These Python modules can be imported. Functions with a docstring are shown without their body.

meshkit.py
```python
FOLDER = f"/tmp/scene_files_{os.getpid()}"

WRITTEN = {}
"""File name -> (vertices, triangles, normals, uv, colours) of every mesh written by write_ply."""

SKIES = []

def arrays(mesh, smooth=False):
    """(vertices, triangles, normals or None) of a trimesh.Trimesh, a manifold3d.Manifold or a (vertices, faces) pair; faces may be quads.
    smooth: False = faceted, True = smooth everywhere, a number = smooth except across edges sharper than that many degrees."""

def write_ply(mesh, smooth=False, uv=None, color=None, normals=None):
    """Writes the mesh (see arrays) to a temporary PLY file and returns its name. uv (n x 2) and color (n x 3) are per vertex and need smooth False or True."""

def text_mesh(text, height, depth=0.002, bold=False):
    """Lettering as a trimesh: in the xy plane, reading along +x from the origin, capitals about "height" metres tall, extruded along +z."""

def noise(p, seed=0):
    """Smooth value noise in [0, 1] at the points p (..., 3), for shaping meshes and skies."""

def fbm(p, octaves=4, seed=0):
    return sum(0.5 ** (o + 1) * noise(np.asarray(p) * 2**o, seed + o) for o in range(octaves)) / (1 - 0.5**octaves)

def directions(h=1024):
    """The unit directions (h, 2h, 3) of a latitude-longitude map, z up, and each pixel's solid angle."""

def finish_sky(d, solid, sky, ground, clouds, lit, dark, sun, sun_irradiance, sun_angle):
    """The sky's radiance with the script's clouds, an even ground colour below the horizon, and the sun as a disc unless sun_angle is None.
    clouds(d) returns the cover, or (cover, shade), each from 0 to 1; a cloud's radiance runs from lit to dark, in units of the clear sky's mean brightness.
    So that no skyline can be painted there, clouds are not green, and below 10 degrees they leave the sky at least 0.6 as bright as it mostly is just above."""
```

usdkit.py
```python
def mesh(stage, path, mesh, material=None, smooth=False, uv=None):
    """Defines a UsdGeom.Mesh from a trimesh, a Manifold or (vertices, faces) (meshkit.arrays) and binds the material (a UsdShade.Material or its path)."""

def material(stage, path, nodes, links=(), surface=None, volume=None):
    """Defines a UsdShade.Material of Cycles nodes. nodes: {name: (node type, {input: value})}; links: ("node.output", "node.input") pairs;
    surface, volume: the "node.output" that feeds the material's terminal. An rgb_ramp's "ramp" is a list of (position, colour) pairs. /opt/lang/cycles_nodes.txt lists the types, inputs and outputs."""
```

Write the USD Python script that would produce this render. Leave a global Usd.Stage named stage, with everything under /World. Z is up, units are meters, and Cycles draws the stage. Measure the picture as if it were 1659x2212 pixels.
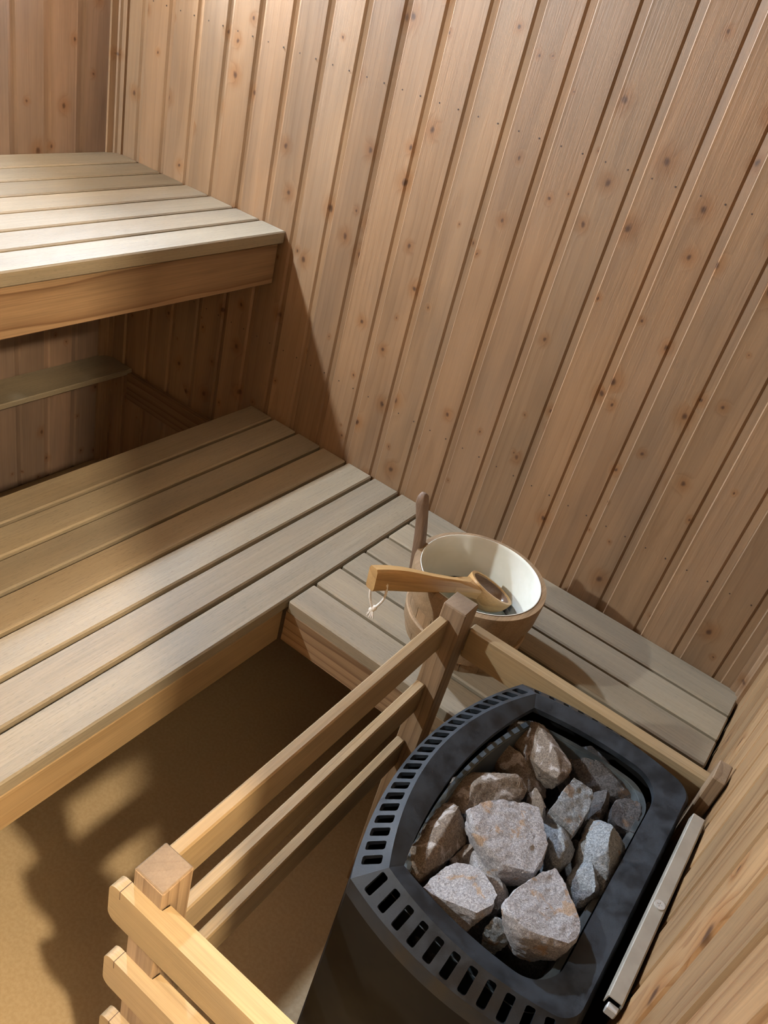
import math
import numpy as np
import trimesh
import manifold3d as m3
import meshkit
import usdkit
from pxr import Gf, Sdf, Usd, UsdGeom, UsdLux, UsdShade, Vt

stage = Usd.Stage.CreateInMemory()
UsdGeom.SetStageUpAxis(stage, UsdGeom.Tokens.z)
UsdGeom.Xform.Define(stage, '/World')
UsdGeom.Scope.Define(stage, '/World/Looks')

# ------------------------------------------------------------------ camera, lights, exposure
W, H, FPX = 1659, 2212, 1781.44
EXPOSURE = -0.20
FLOOR = 0.45                       # the lower bench top stands this far above the floor; heights below are given from the bench top
CAM_POS = np.array([1.73818749, -1.45859732, 1.00104164 + FLOOR])
CAM_ROT = np.array([[0.79047139, 0.56977786, 0.22474026],
                    [0.47968531, -0.34772721, -0.80559778],
                    [-0.38086347, 0.7446066, -0.54818248]])        # rows: right, down, forward
cam = UsdGeom.Camera.Define(stage, '/World/camera')
cam.CreateHorizontalApertureAttr(36.0)
cam.CreateVerticalApertureAttr(36.0 * H / W)
cam.CreateFocalLengthAttr(36.0 * FPX / W)
cam.CreateFStopAttr(0.0)
cam.CreateClippingRangeAttr(Gf.Vec2f(0.02, 100))
cam.CreateExposureAttr(EXPOSURE)
_r, _d, _f = CAM_ROT
cam.AddTransformOp().Set(Gf.Matrix4d(*_r, 0, *(-_d), 0, *(-_f), 0, *CAM_POS, 1))
LAMP_A = (0.060, -0.080, 1.17 + FLOOR)       # corner lamp between the left wall and the back wall
LAMP_B = (0.070, -1.785, 1.20 + FLOOR)        # corner lamp between the left wall and the front wall
LAMP_HALL = (2.55, -1.65, 1.58 + FLOOR)      # lamp in the hallway outside the open door
POWER_A, POWER_B, POWER_HALL = 190.0, 185.0, 350.0
COL_A, COL_B, COL_HALL = (0.82, 0.98, 1.20), (0.93, 1.0, 1.02), (1.0, 0.79, 0.52)
dome = UsdLux.DomeLight.Define(stage, '/World/sky')
dome.CreateIntensityAttr(0.02)
dome.CreateColorAttr(Gf.Vec3f(1.0, 0.9, 0.8))

# ------------------------------------------------------------------ helpers
rng = np.random.default_rng(7)
_count = {}


def numbered(path):
    n = _count.get(path, 0)
    _count[path] = n + 1
    return path if n == 0 else f'{path}_{n:03d}'


def tag(p, label=None, cat=None, group=None, kind=None):
    p = p.GetPrim() if hasattr(p, 'GetPrim') else p
    for k, v in (('label', label), ('category', cat), ('group', group), ('kind', kind)):
        if v:
            p.SetCustomDataByKey(k, v)
    return p


def thing(name, label, cat, group=None, kind=None):
    x = UsdGeom.Xform.Define(stage, numbered('/World/' + name))
    return str(tag(x, label, cat, group, kind).GetPath())


def put(parent, name, mesh, mat, frame=None, smooth=False, tone=None, seed=None, zofs=None, kind=None, label=None):
    """One Mesh prim. frame = (origin, U across, V thickness, W along): the wood's own axes, stored as the primvar grain."""
    path = numbered(f'{parent}/{name}')
    if isinstance(mesh, list):
        mesh = trimesh.util.concatenate([as_tri(x) for x in mesh])
    m = usdkit.mesh(stage, path, mesh, mat, smooth=smooth)
    pts = np.array(m.GetPointsAttr().Get(), float)
    if frame is not None:
        o, U, V, Wd = [np.asarray(a, float) for a in frame]
        q = pts - o
        g = np.c_[q @ U, q @ V, q @ Wd]
        r = np.random.default_rng(seed if seed is not None else abs(hash_str(path)))
        g = g + [r.uniform(-.05, .05), r.uniform(.02, .07), r.uniform(0, 60)]
        t = r.uniform(0, 1) if tone is None else tone
    else:
        g, t = pts, (0.5 if tone is None else tone)
    api = UsdGeom.PrimvarsAPI(m)
    api.CreatePrimvar('grain', Sdf.ValueTypeNames.Float3Array, 'vertex').Set(Vt.Vec3fArray.FromNumpy(g.astype(np.float32)))
    api.CreatePrimvar('tone', Sdf.ValueTypeNames.FloatArray, 'vertex').Set(Vt.FloatArray.FromNumpy(np.full(len(pts), t, np.float32)))
    if kind or label:
        tag(m, label, None, None, kind)
    return path


def hash_str(s):
    h = 2166136261
    for c in s.encode():
        h = ((h ^ c) * 16777619) & 0xFFFFFFFF
    return h


def as_tri(x):
    v, f, _ = meshkit.arrays(x)
    return trimesh.Trimesh(v, f, process=False)


def box(lo, hi, ch=0.0):
    """Box with chamfered edges."""
    lo, hi = np.minimum(lo, hi).astype(float), np.maximum(lo, hi).astype(float)
    if ch <= 0:
        m = trimesh.creation.box(hi - lo)
        m.apply_translation((lo + hi) / 2)
        return m
    c, h = (lo + hi) / 2, (hi - lo) / 2
    ch = min(ch, h.min() * .9)
    pts = []
    for s in np.ndindex(2, 2, 2):
        s = np.array(s) * 2 - 1
        for k in range(3):
            q = h - ch
            q[k] = h[k]
            pts.append(c + s * q)
    return trimesh.convex.convex_hull(np.array(pts))


AX = {'x': np.array([1., 0, 0]), 'y': np.array([0, 1., 0]), 'z': np.array([0, 0, 1.])}


def wframe(lo, hi, along):
    """Grain axes of a box plank: along its length, thickness = its thinnest side."""
    lo, hi = np.minimum(lo, hi), np.maximum(lo, hi)
    d = dict(zip('xyz', hi - lo))
    rest = sorted([a for a in 'xyz' if a != along], key=lambda a: -d[a])
    return ((lo + hi) / 2, AX[rest[0]], AX[rest[1]], AX[along])


def plank(parent, name, lo, hi, along, mat, ch=.002, **kw):
    lo, hi = np.array(lo, float), np.array(hi, float)
    return put(parent, name, box(lo, hi, ch), mat, frame=wframe(lo, hi, along), **kw)


def prism(prof, o, U, V, Wd, length):
    """Closed profile (n x 2, in U and V) extruded along Wd."""
    import shapely.geometry as sg
    m = trimesh.creation.extrude_polygon(sg.Polygon(prof), length, engine='earcut')
    M = np.eye(4)
    M[:3, 0], M[:3, 1], M[:3, 2], M[:3, 3] = U, V, Wd, o
    m.apply_transform(M)
    if np.linalg.det(M[:3, :3]) < 0:
        m.invert()
    return m


def tube(pts, r, sides=8, closed_ends=True):
    p = np.asarray(pts, float)
    r = np.broadcast_to(r, (len(p),))
    t = np.gradient(p, axis=0)
    t /= np.linalg.norm(t, axis=1, keepdims=True)
    a = np.cross(t[0], [0, 0, 1.]) if abs(t[0, 2]) < .9 else np.cross(t[0], [1., 0, 0])
    A = []
    for k in range(len(p)):
        a = a - t[k] * (a @ t[k])
        a = a / np.linalg.norm(a)
        A.append(a)
    A = np.array(A)
    B = np.cross(t, A)
    ang = np.arange(sides) * 2 * np.pi / sides
    v = p[:, None] + r[:, None, None] * (np.cos(ang)[None, :, None] * A[:, None] + np.sin(ang)[None, :, None] * B[:, None])
    v = v.reshape(-1, 3)
    f = []
    for i in range(len(p) - 1):
        for j in range(sides):
            q = [i * sides + j, i * sides + (j + 1) % sides, (i + 1) * sides + (j + 1) % sides, (i + 1) * sides + j]
            f += [[q[0], q[1], q[2]], [q[0], q[2], q[3]]]
    if closed_ends:
        n = len(v)
        v = np.vstack([v, p[0], p[-1]])
        b = (len(p) - 1) * sides
        for j in range(sides):
            f += [[n, (j + 1) % sides, j], [n + 1, b + j, b + (j + 1) % sides]]
    return trimesh.Trimesh(v, np.array(f), process=False)


def loft(loops, closed=True):
    """Loops (k x n x 3) joined in order; closed: the last loop joins the first again (a ring-shaped solid)."""
    L = np.array(loops, float)
    k, n = L.shape[:2]
    f = []
    for i in range(k if closed else k - 1):
        a, b = i * n, ((i + 1) % k) * n
        for j in range(n):
            j2 = (j + 1) % n
            f += [[a + j, a + j2, b + j2], [a + j, b + j2, b + j]]
    m = trimesh.Trimesh(L.reshape(-1, 3), np.array(f), process=False)
    if closed and m.volume < 0:
        m.invert()
    return m


def to_man(tm):
    return m3.Manifold(m3.Mesh(np.asarray(tm.vertices, np.float32), np.asarray(tm.faces, np.uint32)))


def smoothstep_pts(n):
    return np.linspace(0, 1, n)


def Z(z):
    return z + FLOOR


# ------------------------------------------------------------------ materials
def mat(name, nodes, links, surface):
    return usdkit.material(stage, '/World/Looks/' + name, nodes, links, surface=surface)


def wood(name, light, dark, knot=(0.05, 0.022, 0.012), ring=26.0, ring_amt=.45, knots=.5, knot_scale=9.0, tone_amt=.22, rough=.5,
         spec=.35, fiber=.25, blotch=.25, bump=.25, grey=(.5, .47, .42), grey_amt=0.0, red_amt=.3, pores=0.0):
    light, dark, grey = (tuple(.84 * c for c in k) for k in (light, dark, grey))
    n = {
        'g': ('attribute', {'attribute': 'grain'}),
        't': ('attribute', {'attribute': 'tone'}),
        # slow wander of the grain
        'mw': ('mapping', {'scale': (7, 7, 1.6)}),
        'nw': ('noise_texture', {'scale': 1.0, 'detail': 2.0}),
        'sub': ('vector_math', {'math_type': 'subtract', 'vector2': (.5, .5, .5)}),
        'mulw': ('vector_math', {'math_type': 'multiply', 'vector2': (.035, .035, .0)}),
        'gw': ('vector_math', {'math_type': 'add'}),
        # knots
        'sx': ('separate_xyz', {}),
        'cx': ('combine_xyz', {'z': 0.0}),
        'mk': ('mapping', {'scale': (1, .8, 1)}),
        'nk': ('noise_texture', {'scale': 60.0, 'detail': 2.0}),
        'nks': ('vector_math', {'math_type': 'multiply', 'vector2': (.007, .007, 0)}),
        'ck': ('vector_math', {'math_type': 'add'}),
        'vk': ('voronoi_texture', {'dimensions': '2D', 'feature': 'f1', 'scale': knot_scale, 'randomness': 1.0}),
        'vks': ('separate_color', {'color_type': 'rgb'}),
        'ksel': ('math', {'math_type': 'less_than', 'value2': knots}),
        'krad': ('map_range', {'from_min': 0.0, 'from_max': 1.0, 'to_min': .018, 'to_max': .098, 'clamp': True}),
        'kd': ('math', {'math_type': 'divide'}),
        'kcore': ('map_range', {'range_type': 'smoothstep', 'from_min': .25, 'from_max': 1.15, 'to_min': 1.0, 'to_max': 0.0, 'clamp': True}),
        'khalo': ('map_range', {'range_type': 'smoothstep', 'from_min': .8, 'from_max': 4.5, 'to_min': 1.0, 'to_max': 0.0, 'clamp': True}),
        'kc': ('math', {'math_type': 'multiply'}),
        'kh': ('math', {'math_type': 'multiply'}),
        'kph': ('math', {'math_type': 'multiply', 'value2': 5.0}),
        # rings
        'wv': ('wave_texture', {'wave_type': 'rings', 'rings_direction': 'z', 'profile': 'saw', 'scale': ring, 'distortion': 1.6, 'detail': 2.0,
                                'detail_scale': 1.2, 'detail_roughness': .55}),
        'mr': ('mapping', {'scale': (1, 1, .06)}),
        'wr': ('rgb_ramp', {'ramp': [(0, (0, 0, 0)), (.45, (.08, .08, .08)), (.8, (.55, .55, .55)), (.93, (1, 1, 1)), (1, (.15, .15, .15))]}),
        # fibres
        'mf': ('mapping', {'scale': (420, 420, 7)}),
        'nf': ('noise_texture', {'scale': 1.0, 'detail': 3.0, 'roughness': .6}),
        'ff': ('map_range', {'from_min': .25, 'from_max': .75, 'to_min': 1.0 - fiber, 'to_max': 1.0 + fiber * .6, 'clamp': True}),
        'mp': ('mapping', {'scale': (1250, 1250, 85)}),
        'np': ('noise_texture', {'scale': 1.0, 'detail': 1.5}),
        'fp': ('map_range', {'range_type': 'smoothstep', 'from_min': .60, 'from_max': .72, 'to_min': 1.0, 'to_max': 1.0 - pores, 'clamp': True}),
        'v0': ('math', {'math_type': 'multiply'}),
        'mb': ('mapping', {'scale': (16, 16, 2.6)}),
        'nb': ('noise_texture', {'scale': 1.0, 'detail': 3.0}),
        'fb': ('map_range', {'from_min': .3, 'from_max': .7, 'to_min': 1.0 - blotch, 'to_max': 1.0 + blotch * .5, 'clamp': True}),
        'ra': ('math', {'math_type': 'multiply', 'value2': ring_amt}),
        'base': ('mix_color', {'a': light, 'b': dark}),
        'tm': ('map_range', {'from_min': 0.0, 'from_max': 1.0, 'to_min': 1 - tone_amt, 'to_max': 1 + tone_amt * .6}),
        'v1': ('math', {'math_type': 'multiply'}),
        'v2': ('math', {'math_type': 'multiply'}),
        'vc': ('vector_math', {'math_type': 'scale'}),
        'halo': ('mix_color', {'blend_type': 'multiply', 'b': (.88, .72, .56)}),
        'hf': ('math', {'math_type': 'multiply', 'value2': .8}),
        'kn': ('mix_color', {'b': knot}),
        'kf': ('math', {'math_type': 'multiply', 'value2': .85}),
        'tb': ('math', {'math_type': 'multiply', 'value2': 7.31}),
        'tfr': ('math', {'math_type': 'fraction'}),
        'tra': ('math', {'math_type': 'multiply', 'value2': red_amt}),
        'red': ('mix_color', {'blend_type': 'multiply', 'b': (1.02, .86, .72)}),
        'mg': ('mapping', {'scale': (9, 9, 2.2), 'location': (3, 5, 9)}),
        'ng': ('noise_texture', {'scale': 1.0, 'detail': 5.0, 'roughness': .65}),
        'fg': ('map_range', {'range_type': 'smoothstep', 'from_min': .38, 'from_max': .68, 'to_min': 0.0, 'to_max': grey_amt, 'clamp': True}),
        'gr': ('mix_color', {'b': grey}),
        'hs': ('math', {'math_type': 'multiply', 'value2': .15}),
        'hb': ('math', {'math_type': 'add'}),
        'bp': ('bump', {'strength': bump, 'distance': .0012}),
        'p': ('principled_bsdf', {'roughness': rough, 'specular_ior_level': spec}),
    }
    l = [('g.vector', 'mw.vector'), ('mw.vector', 'nw.vector'), ('nw.color', 'sub.vector1'), ('sub.vector', 'mulw.vector1'), ('g.vector', 'gw.vector1'),
         ('mulw.vector', 'gw.vector2'),
         ('g.vector', 'sx.vector'), ('sx.x', 'cx.x'), ('sx.z', 'cx.y'), ('g.vector', 'nk.vector'), ('nk.color', 'nks.vector1'), ('cx.vector', 'mk.vector'),
         ('mk.vector', 'ck.vector1'), ('nks.vector', 'ck.vector2'), ('ck.vector', 'vk.vector'), ('vk.color', 'vks.color'), ('vks.r', 'ksel.value1'),
         ('vks.g', 'krad.value'), ('vk.distance', 'kd.value1'), ('krad.result', 'kd.value2'), ('kd.value', 'kcore.value'), ('kd.value', 'khalo.value'),
         ('kcore.result', 'kc.value1'), ('ksel.value', 'kc.value2'), ('khalo.result', 'kh.value1'), ('ksel.value', 'kh.value2'),
         ('kh.value', 'kph.value1'), ('kph.value', 'wv.phase'),
         ('gw.vector', 'mr.vector'), ('mr.vector', 'wv.vector'), ('wv.fac', 'wr.fac'), ('wr.color', 'ra.value1'),
         ('g.vector', 'mf.vector'), ('mf.vector', 'nf.vector'), ('nf.fac', 'ff.value'), ('g.vector', 'mb.vector'), ('mb.vector', 'nb.vector'), ('nb.fac', 'fb.value'),
         ('ra.value', 'base.fac'), ('t.fac', 'tm.value'), ('g.vector', 'mp.vector'), ('mp.vector', 'np.vector'), ('np.fac', 'fp.value'), ('ff.result', 'v0.value1'), ('fp.result', 'v0.value2'), ('v0.value', 'v1.value1'), ('fb.result', 'v1.value2'), ('v1.value', 'v2.value1'), ('tm.result', 'v2.value2'),
         ('base.result', 'gr.a'), ('g.vector', 'mg.vector'), ('mg.vector', 'ng.vector'), ('ng.fac', 'fg.value'), ('fg.result', 'gr.fac'),
         ('gr.result', 'vc.vector1'), ('v2.value', 'vc.scale'), ('vc.vector', 'halo.a'), ('kh.value', 'hf.value1'), ('hf.value', 'halo.fac'),
         ('halo.result', 'red.a'), ('t.fac', 'tb.value1'), ('tb.value', 'tfr.value1'), ('tfr.value', 'tra.value1'), ('tra.value', 'red.fac'),
         ('red.result', 'kn.a'), ('kc.value', 'kf.value1'), ('kf.value', 'kn.fac'), ('kn.result', 'p.base_color'),
         ('nf.fac', 'hb.value1'), ('wr.color', 'hs.value1'), ('hs.value', 'hb.value2'), ('hb.value', 'bp.height'), ('bp.normal', 'p.normal')]
    return mat(name, n, l, 'p.BSDF')


M_wall = wood('pine_panel', (.335, .213, .121), (.245, .142, .074), ring_amt=.45, knots=.55, knot_scale=13, tone_amt=.17, rough=.45, spec=.35, fiber=.10, blotch=.20, grey=(.21, .16, .12), grey_amt=.35)
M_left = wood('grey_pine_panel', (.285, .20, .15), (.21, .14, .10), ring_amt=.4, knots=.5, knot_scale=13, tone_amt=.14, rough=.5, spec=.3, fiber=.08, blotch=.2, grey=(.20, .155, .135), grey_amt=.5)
M_side = wood('amber_panel', (.37, .235, .118), (.24, .122, .052), ring_amt=.75, knots=.35, knot_scale=8, tone_amt=.2, rough=.45, spec=.35, fiber=.2, blotch=.2)
M_bench = wood('abachi_bench', (.35, .29, .20), (.275, .212, .135), ring=12, ring_amt=.12, knots=.0, tone_amt=.13, rough=.55, spec=.35, fiber=.16, blotch=.16,
               pores=.32, grey=(.285, .26, .21), grey_amt=.45, red_amt=.25)
M_fascia = wood('bench_fascia', (.325, .213, .12), (.155, .08, .038), ring=24, ring_amt=.85, knots=.05, tone_amt=.12, rough=.55, spec=.3, fiber=.2)
M_front = wood('lower_front_board', (.37, .265, .145), (.285, .185, .09), ring=20, ring_amt=.4, knots=.0, tone_amt=.08, rough=.5, spec=.3, fiber=.15)
M_rail = wood('guard_rail', (.39, .285, .155), (.30, .20, .10), ring=14, ring_amt=.35, knots=.08, knot_scale=6, tone_amt=.14, rough=.5, spec=.35, fiber=.18,
              grey=(.50, .44, .37), grey_amt=.15)
M_post = wood('guard_post', (.33, .232, .138), (.17, .10, .05), ring=22, ring_amt=.75, knots=.03, tone_amt=.1, rough=.55, spec=.3, fiber=.2,
              grey=(.46, .38, .32), grey_amt=.25)
M_end = wood('weathered_end_grain', (.27, .205, .145), (.20, .145, .10), ring=40, ring_amt=.35, knots=.0, tone_amt=.05, rough=.7, spec=.15, fiber=.1, blotch=.35, grey=(.15, .115, .085), grey_amt=.5)
M_bucket = wood('bucket_wood', (.40, .275, .16), (.27, .17, .088), ring=18, ring_amt=.4, knots=.0, tone_amt=.25, rough=.55, spec=.3, fiber=.25)
M_dark_handle = wood('grey_handle_wood', (.21, .15, .11), (.125, .08, .055), ring=18, ring_amt=.5, knots=.0, tone_amt=.1, rough=.5, spec=.35, fiber=.3)
M_ladle = wood('ladle_wood', (.56, .345, .14), (.38, .20, .07), ring=11, ring_amt=.6, knots=.0, tone_amt=.05, rough=.4, spec=.4, fiber=.2, red_amt=.1)
M_bowl_in = wood('ladle_bowl_wet', (.30, .20, .13), (.2, .12, .07), ring=18, ring_amt=.3, knots=.0, tone_amt=.05, rough=.25, spec=.5, fiber=.3)


def plain(name, col, rough=.5, metal=0.0, spec=.5, **kw):
    return mat(name, {'p': ('principled_bsdf', {'base_color': col, 'roughness': rough, 'metallic': metal, 'specular_ior_level': spec, **kw})}, [], 'p.BSDF')


def mottled(name, c1, c2, scale=60, rough=(.4, .6), metal=0.0, spec=.5, bump=.2, bump_scale=300, lo=.35, hi=.65, detail=6, bdist=.001):
    n = {'g': ('attribute', {'attribute': 'grain'}),
         'a': ('noise_texture', {'scale': scale, 'detail': detail, 'roughness': .62}),
         'r': ('map_range', {'range_type': 'smoothstep', 'from_min': lo, 'from_max': hi, 'to_min': 0., 'to_max': 1., 'clamp': True}),
         'c': ('mix_color', {'a': c1, 'b': c2}),
         'q': ('map_range', {'from_min': 0., 'from_max': 1., 'to_min': rough[0], 'to_max': rough[1]}),
         'b': ('noise_texture', {'scale': bump_scale, 'detail': 4}),
         'bp': ('bump', {'strength': bump, 'distance': bdist}),
         'p': ('principled_bsdf', {'metallic': metal, 'specular_ior_level': spec})}
    l = [('g.vector', 'a.vector'), ('a.fac', 'r.value'), ('r.result', 'c.fac'), ('c.result', 'p.base_color'), ('r.result', 'q.value'), ('q.result', 'p.roughness'),
         ('g.vector', 'b.vector'), ('b.fac', 'bp.height'), ('bp.normal', 'p.normal')]
    return mat(name, n, l, 'p.BSDF')


def stone_mat(name, c1, c2, rust, rust_amt, speck=.5):
    n = {'g': ('attribute', {'attribute': 'grain'}),
         'a': ('noise_texture', {'scale': 420, 'detail': 4, 'roughness': .7}),
         'r': ('map_range', {'range_type': 'smoothstep', 'from_min': .36, 'from_max': .62, 'clamp': True}),
         'c': ('mix_color', {'a': c1, 'b': c2}),
         'b': ('noise_texture', {'scale': 38, 'detail': 4, 'roughness': .6, 'distortion': .6}),
         's': ('map_range', {'range_type': 'smoothstep', 'from_min': .62 - rust_amt * .35, 'from_max': .70 - rust_amt * .30, 'to_max': .85, 'clamp': True}),
         'd': ('mix_color', {'b': rust}),
         'e': ('noise_texture', {'scale': 900, 'detail': 3, 'roughness': .7}),
         'sp': ('map_range', {'from_min': .3, 'from_max': .7, 'to_min': 1 - speck, 'to_max': 1 + speck * .7, 'clamp': True}),
         'm': ('vector_math', {'math_type': 'scale'}),
         'h': ('math', {'math_type': 'add'}),
         'bp': ('bump', {'strength': .7, 'distance': .0015}),
         'p': ('principled_bsdf', {'roughness': .75, 'specular_ior_level': .3})}
    l = [(('g.vector'), k + '.vector') for k in 'abe'] + [
        ('a.fac', 'r.value'), ('r.result', 'c.fac'), ('c.result', 'd.a'), ('b.fac', 's.value'), ('s.result', 'd.fac'), ('d.result', 'm.vector1'),
        ('e.fac', 'sp.value'), ('sp.result', 'm.scale'), ('m.vector', 'p.base_color'), ('a.fac', 'h.value1'), ('e.fac', 'h.value2'), ('h.value', 'bp.height'),
        ('bp.normal', 'p.normal')]
    return mat(name, n, l, 'p.BSDF')


M_floor = mottled('floor_vinyl', (.355, .272, .165), (.40, .315, .20), scale=160, rough=(.45, .6), spec=.3, bump=.08, bump_scale=900, detail=8)
M_black = mottled('heater_black', (.008, .0105, .0135), (.020, .026, .034), scale=28, rough=(.38, .62), spec=.32, bump=.15, bump_scale=700)
M_body = mottled('heater_body', (.006, .0055, .005), (.010, .009, .008), scale=15, rough=(.5, .6), spec=.12, bump=.05)
M_liner = mottled('heater_liner', (.055, .07, .08), (.115, .135, .145), scale=22, rough=(.45, .6), metal=.4, bump=.08)
M_flange = mottled('basket_flange_metal', (.22, .24, .26), (.36, .38, .40), scale=40, rough=(.35, .5), metal=.5, bump=.1)
M_strip = mottled('strip_metal', (.33, .31, .265), (.38, .355, .305), scale=30, rough=(.42, .5), metal=.35, bump=.02)
M_steel = plain('screw_steel', (.5, .5, .49), .35, .3)
M_plastic = mottled('bucket_liner', (.68, .685, .61), (.72, .725, .66), scale=20, rough=(.3, .36), spec=.4, bump=.01)
M_rope = mottled('cotton_rope', (.66, .60, .53), (.84, .80, .74), scale=500, rough=(.9, .95), spec=.1, bump=.5, bump_scale=1500)
M_nail = plain('nail_hole', (.05, .03, .02), .7)
M_backing = plain('wall_core', (.12, .08, .05), .9)
M_plaster = plain('hall_plaster', (.62, .57, .50), .85)
M_white = plain('lamp_white', (.8, .8, .78), .4)
M_water = mat('water', {'p': ('principled_bsdf', {'base_color': (.86, .93, .95), 'roughness': .02, 'transmission_weight': 1.0, 'ior': 1.33})}, [], 'p.BSDF')
S_pale = stone_mat('stone_pale', (.435, .43, .445), (.265, .26, .27), (.36, .25, .16), .12)
S_grey = stone_mat('stone_grey', (.31, .34, .365), (.16, .18, .20), (.22, .16, .11), .08)
S_brown = stone_mat('stone_brown', (.22, .176, .137), (.13, .10, .075), (.42, .39, .37), .18)
S_dark = stone_mat('stone_dark', (.105, .10, .10), (.052, .05, .052), (.13, .085, .055), .08)


def glow(name, col, strength):
    return mat(name, {'e': ('emission', {'color': col, 'strength': strength})}, [], 'e.emission')


# ------------------------------------------------------------------ room shell
X1 = 1.850          # right wall (the heater wall)
YF = -1.86          # front wall
ZT = 2.12           # ceiling height above the floor
PITCH = .086
DOOR_Y0, DOOR_Y1, DOOR_Z = -1.216, -1.84, 1.92
# one board: face, wide chamfer, sloping recessed tongue; the next board's narrow chamfer catches the light


def board_profile(w=PITCH):
    k = w
    return [(0, -.0009), (.004, -.0006), (k - .0205, .0004), (k - .0165, .0058), (k - .0028, .0026), (k - .0028, .014), (-.0028, .014), (-.0028, .0026)]


def panel_wall(name, label, origin, U, V, u0, u1, z0, z1, first, material, nails=(), skip=None, backing=None, along=(0, 0, 1.)):
    """Boards across U from u0 to u1; V points into the wall; first: the u of one board's left edge."""
    p = thing(name, label, 'wall', kind='structure')
    U, V, A = np.array(U, float), np.array(V, float), np.array(along, float)
    o = np.array(origin, float)
    k0 = math.floor((u0 - first) / PITCH)
    dots = []
    u = first + k0 * PITCH
    while u < u1 - .002:
        prof = np.array(board_profile()) + [u, 0]
        prof[:, 0] = np.clip(prof[:, 0], u0, u1)
        keep = [tuple(prof[0])]
        for q in prof[1:]:
            if np.hypot(*(q - keep[-1])) > 1e-6:
                keep.append(tuple(q))
        if max(a for a, _ in keep) - min(a for a, _ in keep) > .004:
            za, zb = (z0, z1) if skip is None else skip(u, z0, z1)
            if zb - za > .01:
                m = prism(keep, o + A * za, U, V, A, zb - za)
                put(p, 'board', m, material, frame=(o + U * (u + .033), U, V, A))
                for zn in nails:
                    for du in (.0155, .0572):
                        if u0 + .03 < u + du < u1 - .03 and za < zn < zb:
                            c = trimesh.creation.cylinder(.0016, .0008, sections=8)
                            M = np.eye(4)
                            M[:3, 2], M[:3, 0], M[:3, 1] = -V, U, np.cross(-V, U)
                            M[:3, 3] = o + U * (u + du) + A * zn - V * .0002
                            c.apply_transform(M)
                            dots.append(c)
        u += PITCH
    if dots:
        put(p, 'nail_heads', dots, M_nail, kind='stuff')
    if backing:
        put(p, 'wall_core', backing, M_backing)
    return p


panel_wall('wall_back', 'long wall of vertical knotty pine tongue and groove boards beside the benches', (0, 0, 0), (1, 0, 0), (0, 1, 0), 0.0, X1, 0, ZT, .0856, M_wall,
           nails=(Z(.181), Z(.7975)), backing=box((-.08, .014, -.05), (X1 + .08, .075, ZT + .05)))
panel_wall('wall_left', 'far end wall of vertical pine boards behind the upper bench', (0, 0, 0), (0, -1, 0), (-1, 0, 0), 0, -YF, 0, ZT, .0332, M_left,
           nails=(), backing=box((-.075, YF - .08, -.05), (-.014, .014, ZT + .05)))


def door_skip(u, a, b):
    return (DOOR_Z, b) if u + .043 > -DOOR_Y0 else (a, b)


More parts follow.
